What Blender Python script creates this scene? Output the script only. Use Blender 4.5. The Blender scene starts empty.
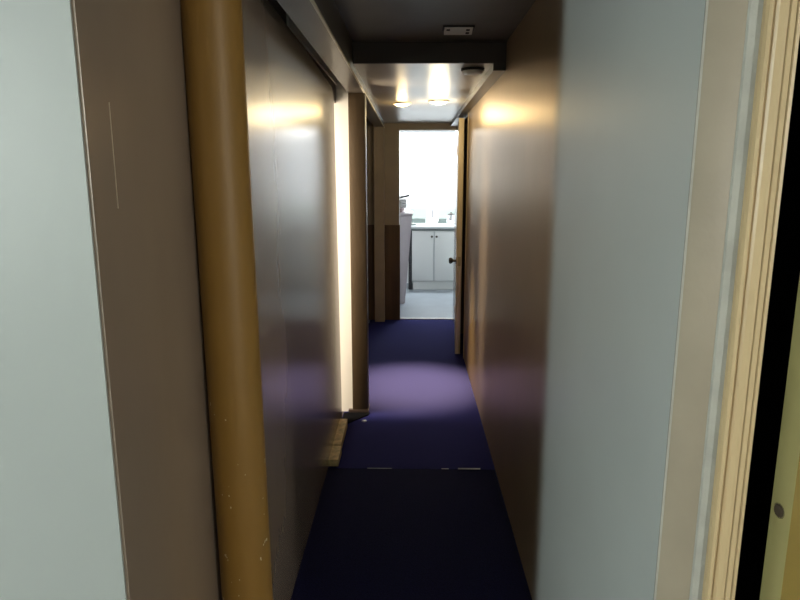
import bpy, bmesh, math, random
from mathutils import Vector, Matrix
random.seed(7)
S = bpy.context.scene
COL = S.collection

# ------------------------------------------------------------------ camera
cam_d = bpy.data.cameras.new('camera')
cam = bpy.data.objects.new('camera', cam_d); COL.objects.link(cam)
cam_d.sensor_width = 36.0
cam_d.lens = 630.0 / 800.0 * 36.0
cam_d.clip_start = 0.02
cam.location = (0.0, 0.0, 1.6)
cam.rotation_euler = (math.radians(90 - 11.135), 0.0, math.radians(1.07))
S.camera = cam

# ------------------------------------------------------------------ world, exposure
w = bpy.data.worlds.new('world'); S.world = w; w.use_nodes = True
w.node_tree.nodes['Background'].inputs[0].default_value = (0.6, 0.7, 0.8, 1)
w.node_tree.nodes['Background'].inputs[1].default_value = 0.02
S.view_settings.view_transform = 'Standard'
S.view_settings.look = 'None'
S.view_settings.exposure = 0.0
S.view_settings.gamma = 1.0
try:
    S.cycles.use_denoising = True
    S.cycles.max_bounces = 8
    S.cycles.diffuse_bounces = 5
    S.cycles.glossy_bounces = 5
    S.cycles.sample_clamp_indirect = 4.0
    S.cycles.blur_glossy = 0.5
except Exception:
    pass

# ------------------------------------------------------------------ lamps of the place, and two added behind the camera
def area(name, loc, target, sx, sy, power, col):
    d = bpy.data.lights.new(name, 'AREA'); d.shape = 'RECTANGLE'; d.size = sx; d.size_y = sy
    d.energy = power; d.color = col
    o = bpy.data.objects.new(name, d); COL.objects.link(o)
    o.location = loc
    o.rotation_euler = (Vector(target) - Vector(loc)).to_track_quat('-Z', 'Y').to_euler()
    return o
def point(name, loc, power, col, r):
    d = bpy.data.lights.new(name, 'POINT'); d.energy = power; d.color = col; d.shadow_soft_size = r
    o = bpy.data.objects.new(name, d); COL.objects.link(o); o.location = loc
    return o
# the room the picture is taken from: two unseen lamps added left and right to brighten the walls
point('added_lamp_left', (-3.5, -2.9, 1.95), 640, (0.93, 1.0, 0.96), 0.12)
point('added_lamp_right', (3.5, -2.9, 1.95), 320, (1.0, 0.96, 0.88), 0.12)
# bathroom light bar over the basin
area('bathroom_lamp', (0.30, 9.20, 2.21), (0.30, 9.26, 0.0), 0.95, 0.16, 75, (0.93, 0.97, 1.0))
# daylight through the window of the side room
area('side_room_daylight', (-1.60, 3.75, 1.30), (0.0, 3.75, 1.30), 0.62, 1.30, 80, (1.0, 0.86, 0.68))
# corridor ceiling light: a narrow beam and the spill of its lens; a weaker amber light beside it
sd = bpy.data.lights.new('downlight_beam', 'SPOT'); sd.energy = 1850; sd.color = (1.0, 0.73, 0.28)
sd.spot_size = math.radians(37.5); sd.spot_blend = 1.0; sd.shadow_soft_size = 0.03
so = bpy.data.objects.new('downlight_beam', sd); COL.objects.link(so)
so.location = (0.20, 4.95, 2.10)
so.rotation_euler = (Vector((0.02, 4.70, 0.0)) - Vector(so.location)).to_track_quat('-Z', 'Y').to_euler()
point('downlight_spill', (0.20, 4.95, 2.05), 6, (1.0, 0.82, 0.48), 0.07)
point('amber_spill', (-0.08, 5.085, 2.09), 1.6, (1.0, 0.70, 0.30), 0.04)

# ------------------------------------------------------------------ materials
def mat(name, col, rough=0.6, metal=0.0, var=0.0, scale=6.0, bump=0.0, bscale=60.0, emit=None, estr=0.0, spec=0.5, stretch=None):
    m = bpy.data.materials.new(name); m.use_nodes = True
    nt = m.node_tree; b = nt.nodes['Principled BSDF']
    b.inputs['Base Color'].default_value = (*col, 1)
    b.inputs['Roughness'].default_value = rough
    b.inputs['Metallic'].default_value = metal
    b.inputs['Specular IOR Level'].default_value = spec
    geo = None
    if var or bump:
        geo = nt.nodes.new('ShaderNodeNewGeometry')
        mp = nt.nodes.new('ShaderNodeMapping')
        if stretch: mp.inputs['Scale'].default_value = stretch
        nt.links.new(geo.outputs['Position'], mp.inputs['Vector'])
    if var:
        n = nt.nodes.new('ShaderNodeTexNoise'); n.inputs['Scale'].default_value = scale; n.inputs['Detail'].default_value = 4
        nt.links.new(mp.outputs[0], n.inputs['Vector'])
        r = nt.nodes.new('ShaderNodeValToRGB')
        r.color_ramp.elements[0].position = 0.3; r.color_ramp.elements[1].position = 0.7
        r.color_ramp.elements[0].color = (*[c * (1 - var) for c in col], 1)
        r.color_ramp.elements[1].color = (*[min(1, c * (1 + var)) for c in col], 1)
        nt.links.new(n.outputs['Fac'], r.inputs['Fac'])
        nt.links.new(r.outputs['Color'], b.inputs['Base Color'])
    if bump:
        n2 = nt.nodes.new('ShaderNodeTexNoise'); n2.inputs['Scale'].default_value = bscale; n2.inputs['Detail'].default_value = 3
        nt.links.new(mp.outputs[0], n2.inputs['Vector'])
        bp = nt.nodes.new('ShaderNodeBump'); bp.inputs['Strength'].default_value = bump; bp.inputs['Distance'].default_value = 0.01
        nt.links.new(n2.outputs['Fac'], bp.inputs['Height'])
        nt.links.new(bp.outputs['Normal'], b.inputs['Normal'])
    if emit:
        b.inputs['Emission Color'].default_value = (*emit, 1); b.inputs['Emission Strength'].default_value = estr
    return m

BROWN = (0.275, 0.215, 0.165)
M_white = mat('white_wall_paint', (0.31, 0.335, 0.325), 0.45, var=0.03, scale=2, bump=0.05, bscale=25)
M_brown = mat('taupe_gloss_paint', BROWN, 0.27, metal=0.15, var=0.10, scale=3, bump=0.03, bscale=14, stretch=(1, 1, 0.4))
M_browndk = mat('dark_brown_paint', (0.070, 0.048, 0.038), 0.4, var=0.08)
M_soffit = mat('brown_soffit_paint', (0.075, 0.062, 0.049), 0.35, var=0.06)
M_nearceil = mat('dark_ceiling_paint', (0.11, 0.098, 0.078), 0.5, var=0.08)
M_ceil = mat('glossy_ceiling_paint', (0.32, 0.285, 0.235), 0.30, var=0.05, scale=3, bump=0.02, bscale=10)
M_trimlight = mat('pale_edge_bead', (0.75, 0.68, 0.52), 0.4)
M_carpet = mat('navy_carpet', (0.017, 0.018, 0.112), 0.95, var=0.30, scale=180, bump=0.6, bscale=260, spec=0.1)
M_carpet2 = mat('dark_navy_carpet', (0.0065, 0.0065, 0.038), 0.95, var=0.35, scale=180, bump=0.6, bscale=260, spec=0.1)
M_beige = mat('beige_wall_paint', (0.285, 0.25, 0.19), 0.45, var=0.10, scale=5, bump=0.12, bscale=30)
M_caulk = mat('grey_white_filler', (0.36, 0.355, 0.315), 0.6, var=0.12, scale=12, bump=0.3, bscale=45)
M_casing = mat('cream_gloss_paint', (0.50, 0.38, 0.215), 0.35, var=0.10, scale=9, bump=0.1, bscale=40, stretch=(1, 1, .25))
M_dooryg = mat('olive_yellow_paint', (0.29, 0.26, 0.11), 0.4, var=0.08, scale=5)
M_doorface = mat('mustard_paint', (0.19, 0.135, 0.03), 0.4, var=0.1, scale=5)
M_bore = mat('raw_bore_wood', (0.05, 0.035, 0.02), 0.9)
M_black = mat('unlit_room_black', (0.006, 0.004, 0.008), 0.9)  # black colour stands in for the darkness of the unlit rooms
M_cream = mat('tan_door_paint', (0.74, 0.60, 0.38), 0.4, var=0.06)
M_tan = mat('grey_tan_paint', (0.42, 0.35, 0.26), 0.4, var=0.06)
M_wood = mat('brown_wood', (0.13, 0.072, 0.03), 0.45, var=0.35, scale=14, stretch=(1, 1, 0.08))
M_wpaint = mat('white_gloss_paint', (0.80, 0.79, 0.75), 0.35)
M_bwall = mat('white_bathroom_wall', (0.86, 0.88, 0.88), 0.4, bump=0.03)
M_tile = mat('pale_blue_grey_floor', (0.20, 0.228, 0.255), 0.35, var=0.08, scale=4)
M_vanity = mat('white_lacquer', (0.60, 0.62, 0.605), 0.35)
M_gapshade = mat('gap_shade', (0.02, 0.022, 0.026), 0.6)
M_counter = mat('white_counter', (0.60, 0.63, 0.63), 0.25)
M_countershade = mat('counter_shade_grey', (0.12, 0.14, 0.14), 0.4)
M_splash = mat('grey_green_tile', (0.12, 0.15, 0.14), 0.25, var=0.05)
M_splash2 = mat('pale_green_tile', (0.40, 0.48, 0.43), 0.2)
M_chrome = mat('chrome', (0.75, 0.76, 0.78), 0.15, metal=1.0)
M_darkmetal = mat('dark_metal', (0.09, 0.08, 0.07), 0.3, metal=0.8)
M_brass = mat('worn_brass', (0.55, 0.38, 0.20), 0.3, metal=1.0)
M_plastic = mat('white_plastic', (0.84, 0.82, 0.77), 0.35)
M_slot = mat('dark_slot', (0.02, 0.02, 0.02), 0.7)
M_hamper = mat('lilac_white_plastic', (0.44, 0.40, 0.43), 0.5, var=0.04)
M_towel = mat('white_towel', (0.45, 0.44, 0.44), 0.95, bump=0.5, bscale=120)
M_towelp = mat('pale_pink_towel', (0.45, 0.36, 0.36), 0.95, bump=0.5, bscale=120)
M_blackpl = mat('black_plastic', (0.02, 0.02, 0.02), 0.4)
M_skirt = mat('worn_cream_skirting', (0.60, 0.47, 0.22), 0.5, var=0.35, scale=30)
M_thread = mat('pale_seam_tape', (0.45, 0.45, 0.48), 0.5)
M_lens = mat('lit_lens', (1, 0.9, 0.7), 0.5, emit=(1.0, 0.72, 0.36), estr=10)
M_lensw = mat('lit_white_lens', (1, 1, 0.95), 0.5, emit=(1.0, 0.92, 0.80), estr=14)
M_diff = mat('lit_diffuser', (1, 1, 1), 0.5, emit=(0.93, 1.0, 0.95), estr=2.0)
M_roomfl = mat('grey_room_floor', (0.12, 0.12, 0.12), 0.8)

# right corridor wall: taupe gloss deep in the corridor, grey-blue paint near its mouth
_b = M_brown.node_tree.nodes['Principled BSDF']
_b.inputs['Coat Weight'].default_value = 0.35; _b.inputs['Coat Roughness'].default_value = 0.2
def two_paint():
    m = bpy.data.materials.new('grey_and_taupe_paint'); m.use_nodes = True
    nt = m.node_tree; b = nt.nodes['Principled BSDF']
    g = nt.nodes.new('ShaderNodeNewGeometry'); sp = nt.nodes.new('ShaderNodeSeparateXYZ')
    nt.links.new(g.outputs['Position'], sp.inputs[0])
    mr = nt.nodes.new('ShaderNodeMapRange'); mr.interpolation_type = 'SMOOTHSTEP'
    mr.inputs['From Min'].default_value = 2.04; mr.inputs['From Max'].default_value = 2.22
    nt.links.new(sp.outputs['Y'], mr.inputs['Value'])
    n = nt.nodes.new('ShaderNodeTexNoise'); n.inputs['Scale'].default_value = 2.5; n.inputs['Detail'].default_value = 3
    nt.links.new(g.outputs['Position'], n.inputs['Vector'])
    def ramp(c, v):
        r = nt.nodes.new('ShaderNodeValToRGB')
        r.color_ramp.elements[0].position = 0.3; r.color_ramp.elements[1].position = 0.7
        r.color_ramp.elements[0].color = (*[x * (1 - v) for x in c], 1)
        r.color_ramp.elements[1].color = (*[x * (1 + v) for x in c], 1)
        nt.links.new(n.outputs['Fac'], r.inputs['Fac']); return r
    a = ramp((0.48, 0.52, 0.51), 0.03); c = ramp((0.30, 0.22, 0.14), 0.08)
    mx = nt.nodes.new('ShaderNodeMix'); mx.data_type = 'RGBA'
    nt.links.new(mr.outputs[0], mx.inputs['Factor'])
    nt.links.new(a.outputs[0], mx.inputs['A']); nt.links.new(c.outputs[0], mx.inputs['B'])
    nt.links.new(mx.outputs['Result'], b.inputs['Base Color'])
    mr2 = nt.nodes.new('ShaderNodeMapRange')
    mr2.inputs['To Min'].default_value = 0.42; mr2.inputs['To Max'].default_value = 0.33
    mr3 = nt.nodes.new('ShaderNodeMapRange'); mr3.inputs['To Max'].default_value = 0.40
    nt.links.new(mr.outputs[0], mr3.inputs['Value']); nt.links.new(mr3.outputs[0], b.inputs['Metallic'])
    b.inputs['Specular Tint'].default_value = (1.0, 0.80, 0.55, 1)
    nt.links.new(mr.outputs[0], mr2.inputs['Value']); nt.links.new(mr2.outputs[0], b.inputs['Roughness'])
    n2 = nt.nodes.new('ShaderNodeTexNoise'); n2.inputs['Scale'].default_value = 14
    nt.links.new(g.outputs['Position'], n2.inputs['Vector'])
    bp = nt.nodes.new('ShaderNodeBump'); bp.inputs['Strength'].default_value = 0.03; bp.inputs['Distance'].default_value = 0.01
    nt.links.new(n2.outputs['Fac'], bp.inputs['Height']); nt.links.new(bp.outputs['Normal'], b.inputs['Normal'])
    return m
M_right = two_paint()

# mustard column paint with small chips knocked out low down
def column_paint():
    m = mat('mustard_gloss_paint', (0.22, 0.112, 0.017), 0.5, bump=0.04, bscale=18)
    nt = m.node_tree; b = nt.nodes['Principled BSDF']
    g = nt.nodes.new('ShaderNodeNewGeometry'); sp = nt.nodes.new('ShaderNodeSeparateXYZ')
    nt.links.new(g.outputs['Position'], sp.inputs[0])
    mp = nt.nodes.new('ShaderNodeMapping'); mp.inputs['Scale'].default_value = (1.6, 1.6, 1.0)
    nt.links.new(g.outputs['Position'], mp.inputs[0])
    n = nt.nodes.new('ShaderNodeTexNoise'); n.inputs['Scale'].default_value = 48; n.inputs['Detail'].default_value = 2
    nt.links.new(mp.outputs[0], n.inputs['Vector'])
    gt = nt.nodes.new('ShaderNodeMath'); gt.operation = 'GREATER_THAN'; gt.inputs[1].default_value = 0.715
    nt.links.new(n.outputs['Fac'], gt.inputs[0])
    lt = nt.nodes.new('ShaderNodeMath'); lt.operation = 'LESS_THAN'; lt.inputs[1].default_value = 1.12
    nt.links.new(sp.outputs['Z'], lt.inputs[0])
    ml = nt.nodes.new('ShaderNodeMath'); ml.operation = 'MULTIPLY'
    nt.links.new(gt.outputs[0], ml.inputs[0]); nt.links.new(lt.outputs[0], ml.inputs[1])
    mx = nt.nodes.new('ShaderNodeMix'); mx.data_type = 'RGBA'
    mx.inputs['A'].default_value = (0.22, 0.115, 0.017, 1); mx.inputs['B'].default_value = (0.6, 0.52, 0.36, 1)
    nt.links.new(ml.outputs[0], mx.inputs['Factor']); nt.links.new(mx.outputs['Result'], b.inputs['Base Color'])
    return m
M_column = column_paint()

# ------------------------------------------------------------------ mesh helpers
def add_box(bm, x0, x1, y0, y1, z0, z1, bev=0.0):
    vs = [bm.verts.new((x, y, z)) for x in (x0, x1) for y in (y0, y1) for z in (z0, z1)]
    f = [(0, 1, 3, 2), (4, 6, 7, 5), (0, 4, 5, 1), (2, 3, 7, 6), (0, 2, 6, 4), (1, 5, 7, 3)]
    fs = [bm.faces.new([vs[i] for i in q]) for q in f]
    if bev:
        es = list({e for fc in fs for e in fc.edges})
        bmesh.ops.bevel(bm, geom=es, offset=bev, segments=2, profile=0.5, affect='EDGES')
def add_prism(bm, pts, z0, z1):
    a = [bm.verts.new((x, y, z0)) for x, y in pts]; b = [bm.verts.new((x, y, z1)) for x, y in pts]
    n = len(pts)
    bm.faces.new(a[::-1]); bm.faces.new(b)
    for i in range(n):
        bm.faces.new((a[i], a[(i + 1) % n], b[(i + 1) % n], b[i]))
def add_prism_x(bm, pts, x0, x1):      # outline in (y, z)
    a = [bm.verts.new((x0, y, z)) for y, z in pts]; b = [bm.verts.new((x1, y, z)) for y, z in pts]
    n = len(pts)
    bm.faces.new(a); bm.faces.new(b[::-1])
    for i in range(n):
        bm.faces.new((a[i], b[i], b[(i + 1) % n], a[(i + 1) % n]))
def add_lathe(bm, prof, c=(0, 0, 0), axis='Z', seg=32):
    rings = []
    for r, h in prof:
        ring = []
        for k in range(seg):
            t = 2 * math.pi * k / seg
            p = Vector((r * math.cos(t), r * math.sin(t), h))
            if axis == 'Y': p = Vector((p.x, p.z, p.y))
            if axis == 'X': p = Vector((p.z, p.x, p.y))
            ring.append(bm.verts.new(p + Vector(c)))
        rings.append(ring)
    for a, b in zip(rings[:-1], rings[1:]):
        for k in range(seg):
            bm.faces.new((a[k], a[(k + 1) % seg], b[(k + 1) % seg], b[k]))
    bm.faces.new(rings[0][::-1]); bm.faces.new(rings[-1])
def add_tube(bm, pts, r, seg=12):
    rings = []
    for i, p in enumerate(pts):
        p = Vector(p)
        d = (Vector(pts[min(i + 1, len(pts) - 1)]) - Vector(pts[max(i - 1, 0)])).normalized()
        u = d.orthogonal().normalized() if i == 0 else (rings_u - d * rings_u.dot(d)).normalized()
        rings_u = u; v = d.cross(u)
        rings.append([bm.verts.new(p + r * (math.cos(2 * math.pi * k / seg) * u + math.sin(2 * math.pi * k / seg) * v)) for k in range(seg)])
    for a, b in zip(rings[:-1], rings[1:]):
        for k in range(seg):
            bm.faces.new((a[k], a[(k + 1) % seg], b[(k + 1) % seg], b[k]))
    bm.faces.new(rings[0][::-1]); bm.faces.new(rings[-1])
def obj(name, bm, m, parent=None, smooth=False, mats=None):
    bmesh.ops.recalc_face_normals(bm, faces=bm.faces[:])
    me = bpy.data.meshes.new(name); bm.to_mesh(me); bm.free()
    me.materials.append(m)
    for x in (mats or []): me.materials.append(x)
    if smooth:
        for p in me.polygons: p.use_smooth = True
        try: me.set_sharp_from_angle(angle=math.radians(40))
        except Exception: pass
    o = bpy.data.objects.new(name, me); COL.objects.link(o)
    if parent: o.parent = parent
    return o
def box(name, b, m, parent=None, bev=0.0):
    bm = bmesh.new(); add_box(bm, *b, bev=bev)
    return obj(name, bm, m, parent, smooth=bev > 0)
def boxes(name, bs, m, parent=None):
    bm = bmesh.new()
    for b in bs: add_box(bm, *b)
    return obj(name, bm, m, parent)
def struct(o):
    o['kind'] = 'structure'; return o
def thing(name, loc, label, cat, group=None):
    o = bpy.data.objects.new(name, None); COL.objects.link(o); o.location = loc
    o.empty_display_size = 0.05
    tag(o, label, cat, group); return o
def tag(o, label, cat, group=None):
    o['label'] = label; o['category'] = cat
    if group: o['group'] = group
    return o

XL, XR = -0.462, 0.468
SOF = 2.110; CEIL = 2.155; NC = 2.255
# ------------------------------------------------------------------ structure: floors
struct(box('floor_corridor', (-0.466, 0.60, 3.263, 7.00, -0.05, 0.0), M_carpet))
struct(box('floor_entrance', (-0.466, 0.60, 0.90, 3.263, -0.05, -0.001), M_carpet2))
struct(box('floor_bathroom', (-0.95, 1.20, 7.00, 9.60, -0.05, 0.004), M_tile))
struct(box('floor_room', (-4.2, 4.2, -4.0, 0.90, -0.05, 0.0), M_roomfl))
struct(box('floor_side_room', (-1.7, -0.466, 2.6, 4.3, -0.05, 0.001), mat('dark_plank_floor', (0.04, 0.028, 0.02), 0.6)))
struct(boxes('trim_1', [(-0.243, -0.107, 3.262, 3.265, 0.0, 0.0015), (0.17, 0.21, 3.262, 3.266, 0.0, 0.002), (0.262, 0.385, 3.260, 3.267, 0.0, 0.005)], M_thread))

# left side
bm = bmesh.new()
add_prism_x(bm, [(0.915, 0), (3.98, 0), (3.97, 0.05), (3.93, 1.0), (3.86, 2.02), (3.83, 2.075), (3.76, 2.098), (3.376, 2.116), (2.937, 2.136), (0.915, 2.17)], XL - 0.016, XL)
struct(obj('wall_left', bm, M_brown))
bm = bmesh.new(); add_box(bm, -4.2, XL - 0.017, 0.911, 1.0, 0, 2.45); add_box(bm, -4.2, XL - 0.0045, 0.9105, 0.9145, 0, 2.45)
struct(obj('wall_entrance_left', bm, M_white))
# slot behind the soffit and the wall behind the panel
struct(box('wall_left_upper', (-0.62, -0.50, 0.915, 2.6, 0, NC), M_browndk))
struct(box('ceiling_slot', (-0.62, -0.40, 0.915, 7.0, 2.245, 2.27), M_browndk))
struct(box('trim_17', (-0.56, -0.48, 0.915, 4.12, 2.05, 2.27), M_browndk))  # beam added to stop side-room light leaking over the panel
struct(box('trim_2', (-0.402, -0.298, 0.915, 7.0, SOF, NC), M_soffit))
struct(box('trim_3', (-0.303, -0.2945, 0.915, 7.0, SOF - 0.003, SOF + 0.006), M_trimlight))
# side room seen as a bright slit
struct(box('wall_side_room_end', (-1.7, -0.403, 4.125, 4.22, 0, 2.25), M_wpaint))
struct(box('wall_side_room_outer', (-1.75, -1.65, 2.6, 4.22, 0, 2.25), M_wpaint))
struct(box('wall_side_room_near', (-1.7, -0.50, 2.55, 2.65, 0, 2.25), M_wpaint))
struct(box('ceiling_side_room', (-1.75, -0.47, 2.55, 4.22, 2.16, 2.24), M_wpaint))
# post at the opening and the wall beyond
bm = bmesh.new(); add_box(bm, -0.402, -0.296, 4.10, 4.22, 0, SOF, bev=0.004)
struct(obj('trim_4', bm, mat('dark_post_paint', (0.062, 0.040, 0.019), 0.45, var=0.12, scale=8, stretch=(1, 1, .2)), smooth=True))
struct(box('trim_5', (-0.43, -0.293, 4.095, 4.225, 0, 0.022), M_browndk))
struct(box('wall_left_far', (-0.56, -0.478, 4.22, 7.0, 0, 2.25), M_brown))
struct(box('trim_6', (-0.408, -0.300, 6.86, 7.0, 0, SOF), M_tan))
struct(box('trim_7', (-0.478, -0.13, 6.965, 6.999, 0, 1.07), M_wood))
struct(boxes('trim_19', [(XL - 0.001, XL + 0.0012, 0.990, 0.9912, 1.55, 1.71)], M_tan))
struct(box('trim_20', (XR - 0.003, XR + 0.001, 1.079, 1.083, 0, 2.3), M_caulk))
bm = bmesh.new(); add_prism(bm, [(-0.4615, 3.865), (-0.448, 3.865), (-0.292, 4.055), (-0.285, 4.094), (-0.4615, 4.094)], 0, 0.006)  # thin black sheet added as shade over the lit carpet at the slit
struct(obj('trim_21', bm, mat('carpet_shade_black', (0.004, 0.004, 0.005), 1.0, spec=0.05)))
# skirting pieces by the slit
bm = bmesh.new(); add_prism_x(bm, [(3.285, 0), (3.46, 0), (3.46, 0.045), (3.285, 0.04)], XL, -0.408)
struct(obj('baseboard_left', bm, M_skirt))
bm = bmesh.new(); add_prism_x(bm, [(3.475, 0), (3.86, 0), (3.86, 0.052), (3.475, 0.048)], XL, -0.414)
struct(obj('baseboard_left_far', bm, M_skirt))

# right side
struct(box('wall_right', (XR, XR + 0.07, 1.087, 5.44, 0, NC), M_right))
struct(box('trim_8', (XR - 0.003, XR + 0.075, 5.432, 5.47, 0, 2.12), M_cream))
struct(box('wall_right_far', (XR, XR + 0.07, 6.34, 7.0, 0, NC), M_brown))
struct(box('wall_right_over_door', (XR, XR + 0.07, 5.44, 6.34, 2.095, NC), M_brown))
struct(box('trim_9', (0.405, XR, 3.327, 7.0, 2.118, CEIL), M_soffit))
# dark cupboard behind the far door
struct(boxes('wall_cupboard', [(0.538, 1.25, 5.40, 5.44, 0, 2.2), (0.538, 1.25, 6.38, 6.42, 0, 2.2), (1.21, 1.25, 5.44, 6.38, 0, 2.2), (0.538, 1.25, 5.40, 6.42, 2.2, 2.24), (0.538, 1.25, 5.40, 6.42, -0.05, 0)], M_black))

# ceilings and the step between them
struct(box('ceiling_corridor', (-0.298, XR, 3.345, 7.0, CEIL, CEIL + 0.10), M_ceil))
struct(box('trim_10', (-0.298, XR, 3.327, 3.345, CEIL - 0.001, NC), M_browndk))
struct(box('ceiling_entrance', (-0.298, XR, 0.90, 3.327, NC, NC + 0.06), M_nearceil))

# entrance wall on the right, with its doorway
bm = bmesh.new()
add_box(bm, XR + 0.071, 0.560, 1.084, 1.20, 0, 2.45); add_box(bm, XR - 0.0015, 0.560, 1.081, 1.0865, 0, 2.45, bev=0.001)
struct(obj('wall_entrance_right', bm, M_beige, smooth=True))
struct(box('wall_entrance_over_door', (0.56, 4.2, 1.081, 1.20, 2.10, 2.45), M_beige))
struct(box('wall_entrance_far_right', (1.47, 4.2, 1.081, 1.20, 0, 2.45), M_beige))
bm = bmesh.new(); n = 60
pts = [(0.5345, 1.081)] 
add_prism(bm, [(0.532, 1.0815), (0.5345, 1.077), (0.545, 1.0745), (0.5555, 1.0755), (0.5555, 1.0815)], 0, 2.17)
struct(obj('trim_11', bm, M_caulk))
cs = [(0.553, 1.081), (0.553, 1.066), (0.5555, 1.060), (0.5605, 1.058), (0.5635, 1.061), (0.5645, 1.067), (0.567, 1.0695), (0.5735, 1.064),
      (0.5815, 1.061), (0.5865, 1.0605), (0.5872, 1.0645), (0.5885, 1.0645), (0.5892, 1.0595), (0.5965, 1.058), (0.5972, 1.062), (0.5985, 1.062), (0.5992, 1.0565), (0.6045, 1.0565), (0.6065, 1.060), (0.6065, 1.081)]
bm = bmesh.new(); add_prism(bm, cs, 0, 2.155)
struct(obj('trim_12', bm, M_casing))
# unlit room behind that doorway
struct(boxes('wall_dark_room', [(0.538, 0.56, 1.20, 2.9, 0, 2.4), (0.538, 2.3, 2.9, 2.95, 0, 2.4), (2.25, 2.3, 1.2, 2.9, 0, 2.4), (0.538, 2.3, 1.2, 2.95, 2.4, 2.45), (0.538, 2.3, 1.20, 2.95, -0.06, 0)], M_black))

# the room the picture is taken from
struct(box('wall_back', (-4.2, 4.2, -4.05, -3.95, 0, 2.45), M_white))
struct(box('wall_room_left', (-4.25, -4.15, -4.0, 0.912, 0, 2.45), M_white))
struct(box('wall_room_right', (4.15, 4.25, -4.0, 1.20, 0, 2.45), M_beige))
struct(box('ceiling_room', (-4.2, 4.2, -4.0, 1.2, 2.42, 2.48), M_wpaint))
struct(box('wall_entrance_head', (XL, XR, 0.80, 0.912, 2.25, 2.45), M_white))

# bathroom shell
struct(boxes('wall_bathroom_front', [(-0.95, -0.142, 7.0, 7.10, 0, 2.45), (0.50, 1.20, 7.0, 7.10, 0, 2.45), (-0.142, 0.50, 7.0, 7.10, 2.10, 2.45)], M_bwall))
struct(boxes('wall_far', [(-0.62, -0.142, 6.992, 7.0, 0, 2.25), (0.50, 0.60, 6.992, 7.0, 0, 2.25)], M_tan))
struct(boxes('trim_13', [(-0.205, -0.142, 6.972, 7.0, 0, 2.087), (0.495, XR + 0.06, 6.972, 7.0, 0, 2.087), (-0.205, XR, 6.972, 7.0, 2.087, 2.152)], M_tan))
struct(boxes('trim_14', [(-0.146, -0.137, 7.0, 7.10, 0, 2.08), (0.495, 0.505, 7.0, 7.10, 0, 2.08), (-0.142, 0.50, 7.0, 7.10, 2.082, 2.10)], M_wpaint))
struct(box('wall_bathroom_back', (-0.95, 1.20, 9.42, 9.50, 0, 2.45), M_bwall))
struct(box('wall_bathroom_left', (-0.95, -0.87, 7.1, 9.42, 0, 2.45), M_bwall))
struct(box('wall_bathroom_right', (1.12, 1.20, 7.1, 9.42, 0, 2.45), M_bwall))
struct(box('ceiling_bathroom', (-0.95, 1.20, 7.1, 9.5, 2.40, 2.45), M_bwall))
bm = bmesh.new(); add_box(bm, -0.137, 0.495, 6.985, 7.03, 0.0, 0.010, bev=0.003)
struct(obj('trim_15', bm, M_wpaint))
# tiles behind the basin
struct(boxes('trim_16', [(-0.02, 0.215, 9.41, 9.42, 0.985, 1.13), (0.40, 0.80, 9.41, 9.42, 0.985, 1.13)], M_splash2))

# ------------------------------------------------------------------ doors
def far_door():
    hinge = Vector((0.470, 6.335, 0)); latch = Vector((0.420, 5.535, 0))
    r = bpy.data.objects.new('door_1', None); COL.objects.link(r); r['kind'] = 'structure'
    d = (hinge - latch); L = d.length
    r.location = latch; r.rotation_euler = (0, 0, math.atan2(d.y, d.x) - math.pi / 2)
    box('leaf', (-0.024, 0.022, 0, L, 0.012, 2.082), M_cream, r, bev=0.003)
    p = box('latch_plate', (-0.014, 0.012, -0.003, 0.002, 0.82, 0.90), M_brass, r); p['label'] = 'brass latch plate'
    bm = bmesh.new()
    add_lathe(bm, [(0.031, 0), (0.031, -0.006), (0.012, -0.010), (0.011, -0.028), (0.020, -0.034), (0.028, -0.046), (0.029, -0.056), (0.024, -0.066), (0.010, -0.070)], (-0.024, 0.06, 0.858), 'X', 24)
    k = obj('door_handle', bm, M_darkmetal, r, smooth=True); k['label'] = 'dark metal door knob'
    for z in (0.2, 1.0, 1.8):
        box('hinge', (-0.03, 0.024, L - 0.004, L + 0.01, z, z + 0.09), M_brass, r)
far_door()
def near_door():
    r = bpy.data.objects.new('door_2', None); COL.objects.link(r); r['kind'] = 'structure'
    # latch edge front corner at (0.652, 1.00); leaf runs right and away from the viewer
    r.location = (0.652, 1.0, 0); r.rotation_euler = (0, 0, math.radians(8))
    bm = bmesh.new(); add_box(bm, 0, 0.76, 0, 0.050, 0.01, 2.08, bev=0.002)
    leaf = obj('leaf', bm, M_doorface, r, smooth=True, mats=[M_dooryg])
    for p in leaf.data.polygons:
        if p.normal.x < -0.9: p.material_index = 1
    bm = bmesh.new(); seg = 28      # latch bore: a shallow cup sunk in the edge
    add_lathe(bm, [(0.0140, 0.0012), (0.0118, 0.0014), (0.0095, -0.001)], (-0.0012, 0.029, 1.022), 'X', seg)
    o = obj('latch_bore', bm, M_bore, r, smooth=True); o['label'] = 'empty latch hole'
near_door()

# ------------------------------------------------------------------ things in the corridor
col = thing('pipe_column', (-0.392, 1.36, 0), 'round mustard-yellow painted column with chipped paint, standing against the left wall', 'column')
bm = bmesh.new(); add_lathe(bm, [(0.060, 0.0), (0.060, 2.118)], seg=64); obj('shaft', bm, M_column, col, smooth=True)
col.rotation_euler = (0, math.radians(-0.45), 0)
bm = bmesh.new(); add_lathe(bm, [(0.064, 0.0), (0.063, 0.010), (0.0602, 0.014)], seg=48); obj('base_ring', bm, M_column, col, smooth=True)

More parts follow.
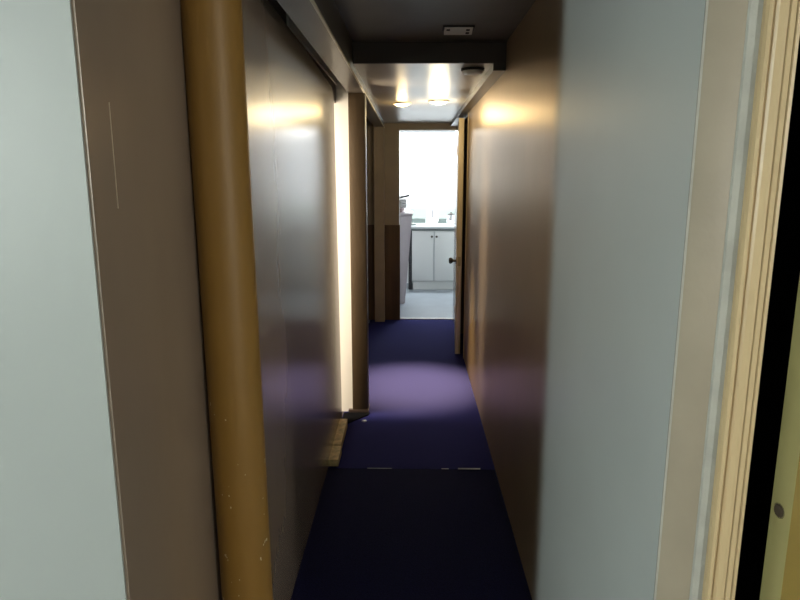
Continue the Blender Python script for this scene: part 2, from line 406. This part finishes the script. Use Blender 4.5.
for lx, ly, r, ml, lab in ((0.20, 4.95, 1.0, M_lensw, 'bright white round ceiling light, the right one of the two corridor lights'), (-0.08, 5.085, 0.95, M_lens, 'small amber round ceiling light, left of the bright white one')):
    dl = thing('ceiling_light', (lx, ly, CEIL), lab, 'ceiling light')
    bm = bmesh.new(); add_lathe(bm, [(0.078 * r, 0), (0.078 * r, -0.006), (0.070 * r, -0.012), (0.060 * r, -0.010), (0.060 * r, -0.002)], seg=40); obj('rim', bm, M_plastic, dl, smooth=True)
    bm = bmesh.new(); add_lathe(bm, [(0.060 * r, -0.006), (0.055 * r, -0.016), (0.035 * r, -0.024), (0.010 * r, -0.027)], seg=32); obj('lens', bm, ml, dl, smooth=True)

sm = thing('smoke_alarm', (0.318, 3.50, CEIL), 'round white smoke alarm on the lower ceiling just behind the dark step', 'smoke alarm')
bm = bmesh.new(); add_lathe(bm, [(0.062, 0), (0.062, -0.010), (0.058, -0.012)], seg=40); obj('base_ring', bm, M_slot, sm, smooth=True)
bm = bmesh.new(); add_lathe(bm, [(0.054, -0.010), (0.053, -0.020), (0.046, -0.027), (0.020, -0.029)], seg=40); obj('cover', bm, M_plastic, sm, smooth=True)

vp = thing('ceiling_plate', (0.206, 3.02, NC), 'small white rectangular plate with dark slots on the dark near ceiling', 'ceiling vent'); vp.scale = (1, 0.8, 1)
box('backing', (-0.070, 0.070, -0.050, 0.050, -0.006, 0), M_slot, vp)
bm = bmesh.new(); add_prism_x(bm, [(-0.045, -0.004), (-0.045, -0.010), (0.044, -0.024), (0.045, -0.004)], -0.063, 0.063); obj('cover', bm, M_plastic, vp)
for x0, x1, y0, y1 in ((-0.054, -0.038, -0.03, -0.012), (0.034, 0.050, -0.03, -0.010), (0.034, 0.050, 0.008, 0.03)):
    zz = lambda y: -0.010 - (y + 0.045) * 0.014 / 0.089
    bm = bmesh.new(); add_prism_x(bm, [(y0, zz(y0) - 0.001), (y1, zz(y1) - 0.001), (y1, zz(y1) + 0.002), (y0, zz(y0) + 0.002)], x0, x1); obj('slot', bm, M_slot, vp)

# lamps added in the room behind the camera, bathroom light bar, side room lamp
for x, lab in ((-3.5, 'unseen lamp added in the front room, left of the corridor mouth'), (3.5, 'unseen lamp added in the front room, right of the corridor mouth')):
    rl = thing('added_lamp', (x, -2.9, 2.42), lab, 'lamp')
    bm = bmesh.new(); add_lathe(bm, [(0.02, -0.335), (0.045, -0.40), (0.055, -0.46), (0.04, -0.51), (0.01, -0.525)], seg=24); obj('bulb', bm, M_diff, rl, smooth=True)
    bm = bmesh.new(); add_lathe(bm, [(0.05, 0), (0.05, -0.02), (0.008, -0.03), (0.008, -0.30), (0.03, -0.31), (0.04, -0.335)], seg=20); obj('stem', bm, M_plastic, rl, smooth=True)
bl = thing('light_bar', (0.30, 9.34, 2.30), 'long white light bar high on the bathroom wall above the basin', 'lamp')
box('backplate', (-0.50, 0.50, 0.05, 0.08, -0.05, 0.06), M_chrome, bl); box('diffuser', (-0.48, 0.48, -0.04, 0.05, -0.03, 0.05), M_plastic, bl, bev=0.01)
struct(boxes('window_1', [(-1.66, -1.63, 3.40, 3.43, 0.60, 2.0), (-1.66, -1.63, 4.07, 4.10, 0.60, 2.0), (-1.66, -1.63, 3.40, 4.10, 0.60, 0.63), (-1.66, -1.63, 3.40, 4.10, 1.97, 2.0), (-1.66, -1.64, 3.74, 3.76, 0.63, 1.97)], M_wpaint))

# ------------------------------------------------------------------ bathroom things
v = thing('vanity_cabinet', (0.0, 8.87, 0), 'white two-door basin cabinet with white top at the end of the bathroom', 'cabinet')
box('body', (0.005, 0.66, 0.018, 0.545, 0.125, 0.865), M_vanity, v)
box('gap_shade_board', (-0.045, 0.004, 0.03, 0.545, 0.004, 0.865), M_gapshade, v)['label'] = 'dark board standing in for the shade beside the cabinet'  # board coloured near black for the shaded gap left of the cabinet
box('kickboard', (0.018, 0.66, 0.03, 0.06, 0.004, 0.128), M_vanity, v)
for x0, x1, kx in ((0.006, 0.306, 0.282), (0.326, 0.655, 0.349)):
    d = box('door', (x0, x1, 0.0, 0.018, 0.135, 0.838), M_vanity, v, bev=0.003)
    bm = bmesh.new(); add_lathe(bm, [(0.006, 0), (0.006, -0.012), (0.014, -0.016), (0.016, -0.024), (0.009, -0.030)], (kx, 0, 0.765), 'Y', 16)
    obj('knob', bm, M_darkmetal, d, smooth=True)
box('stile', (0.308, 0.324, 0.006, 0.02, 0.135, 0.838), mat('grey_gap', (0.42, 0.45, 0.46), 0.5), v)
bm = bmesh.new(); add_box(bm, -0.085, 0.70, -0.02, 0.545, 0.878, 0.912, bev=0.006)
ct = obj('countertop', bm, M_counter, v, smooth=True)
box('counter_shade', (-0.075, 0.70, -0.010, 0.02, 0.846, 0.878), M_countershade, ct)  # strip coloured grey as the shadow under the top's front edge
bm = bmesh.new(); add_lathe(bm, [(0.19, 0.0), (0.19, 0.012), (0.175, 0.016), (0.155, 0.006), (0.08, 0.002)], (0.31, 0.28, 0.8973), seg=40)
obj('basin', bm, M_counter, ct, smooth=True)
struct(boxes('trim_18', [(-0.06, 0.205, 9.405, 9.42, 0.913, 0.975), (0.385, 0.70, 9.405, 9.42, 0.913, 0.975)], M_splash))
f = thing('faucet', (0.305, 9.34, 0.914), 'tall pale chrome tap standing behind the basin', 'faucet')
bm = bmesh.new(); add_lathe(bm, [(0.045, 0), (0.045, 0.02), (0.03, 0.05), (0.017, 0.06), (0.016, 0.09)], seg=24); obj('base', bm, M_plastic, f, smooth=True)
bm = bmesh.new(); add_tube(bm, [(0, 0, 0.08), (0, 0, 0.20), (0, -0.02, 0.235), (0, -0.06, 0.245), (0, -0.11, 0.225), (0, -0.12, 0.20)], 0.013); obj('spout', bm, mat('satin_pale_metal', (0.3, 0.29, 0.3), 0.3), f, smooth=True)
for s in (-1, 1):
    bm = bmesh.new(); add_lathe(bm, [(0.014, 0), (0.014, 0.03), (0.024, 0.036), (0.024, 0.055), (0.012, 0.06)], (s * 0.065, 0, 0), seg=16); obj('handle', bm, M_plastic, f, smooth=True)
j = thing('canister', (0.57, 9.22, 0.914), 'round grey metal canister on the right end of the basin top', 'canister')
bm = bmesh.new(); add_lathe(bm, [(0.045, 0), (0.062, 0.02), (0.070, 0.06), (0.066, 0.11), (0.05, 0.135)], seg=28); obj('body', bm, M_chrome, j, smooth=True)
bm = bmesh.new(); add_lathe(bm, [(0.052, 0.135), (0.052, 0.148), (0.02, 0.156), (0.012, 0.172)], seg=28); obj('lid', bm, M_darkmetal, j, smooth=True)
t = thing('soap_dish', (-0.0, 8.98, 0.914), 'flat pale green soap dish on the left end of the basin top', 'soap dish')
bm = bmesh.new(); add_box(bm, -0.055, 0.065, -0.035, 0.035, 0, 0.018, bev=0.006); obj('tray', bm, M_splash, t, smooth=True)
bm = bmesh.new(); add_box(bm, -0.03, 0.03, -0.018, 0.018, 0.018, 0.034, bev=0.007); obj('soap', bm, M_plastic, t, smooth=True)

# tapered hamper with towels
h = thing('laundry_hamper', (-0.265, 8.05, 0.004), 'tall pale lilac tapered laundry hamper at left inside the bathroom', 'hamper')
bm = bmesh.new()
def taper(bm, w0, w1, y0, y1, z0, z1):
    a = [bm.verts.new(q) for q in ((-w0, y0, z0), (w0, y0, z0), (w0, y1, z0), (-w0, y1, z0))]
    b = [bm.verts.new(q) for q in ((-w1, y0 - .04, z1), (w1, y0 - .04, z1), (w1, y1 + .04, z1), (-w1, y1 + .04, z1))]
    bm.faces.new(a[::-1]); bm.faces.new(b)
    for i in range(4): bm.faces.new((a[i], a[(i + 1) % 4], b[(i + 1) % 4], b[i]))
    bmesh.ops.bevel(bm, geom=[e for e in bm.edges], offset=0.012, segments=2, affect='EDGES')
taper(bm, 0.18, 0.27, -0.22, 0.22, 0, 1.12); obj('body', bm, M_hamper, h, smooth=True)
bm = bmesh.new(); add_box(bm, -0.282, 0.282, -0.275, 0.275, 1.12, 1.15, bev=0.008); obj('lid', bm, M_hamper, h, smooth=True)
for i, (dx, z, m, lab) in enumerate(((0.03, 1.155, M_towelp, 'folded pale pink towel, lowest of the pile on the hamper'), (0.05, 1.210, M_towel, 'folded white towel in the middle of the pile on the hamper'), (0.02, 1.265, M_towel, 'folded white towel on top of the pile on the hamper'))):
    bm = bmesh.new()
    add_box(bm, -0.15, 0.13 + 0.02 * i, -0.18, 0.18, 0, 0.054, bev=0.018)
    o = obj('folded_towel', bm, m, smooth=True); o.location = (-0.265 + dx, 8.05, z); o.rotation_euler = (0, 0, 0.06 * (i - 1)); tag(o, lab, 'towel', 'towels piled on the hamper')
hb = thing('hairbrush', (-0.17, 8.02, 1.320), 'black hairbrush lying on the top towel of the pile', 'hairbrush')
hb.rotation_euler = (0, 0, 0.2); hb.scale = (1.15, 1.15, 1.15)
bm = bmesh.new(); add_box(bm, -0.09, 0.02, -0.03, 0.03, 0, 0.03, bev=0.012); obj('head', bm, M_blackpl, hb, smooth=True)
bm = bmesh.new(); add_tube(bm, [(0.015, 0, 0.015), (0.07, 0, 0.022), (0.12, 0, 0.034)], 0.011); obj('handle', bm, M_blackpl, hb, smooth=True)

ps = bmesh.new(); add_prism(ps, [(-0.016, -0.010), (0.002, -0.018), (0.017, -0.004), (0.010, 0.014), (-0.010, 0.013)], 0, 0.006)
o = tag(obj('paper_scrap', ps, M_thread), 'tiny pale scrap of paper on the dark carpet near the post', 'scrap'); o.location = (-0.312, 3.95, 0.0)
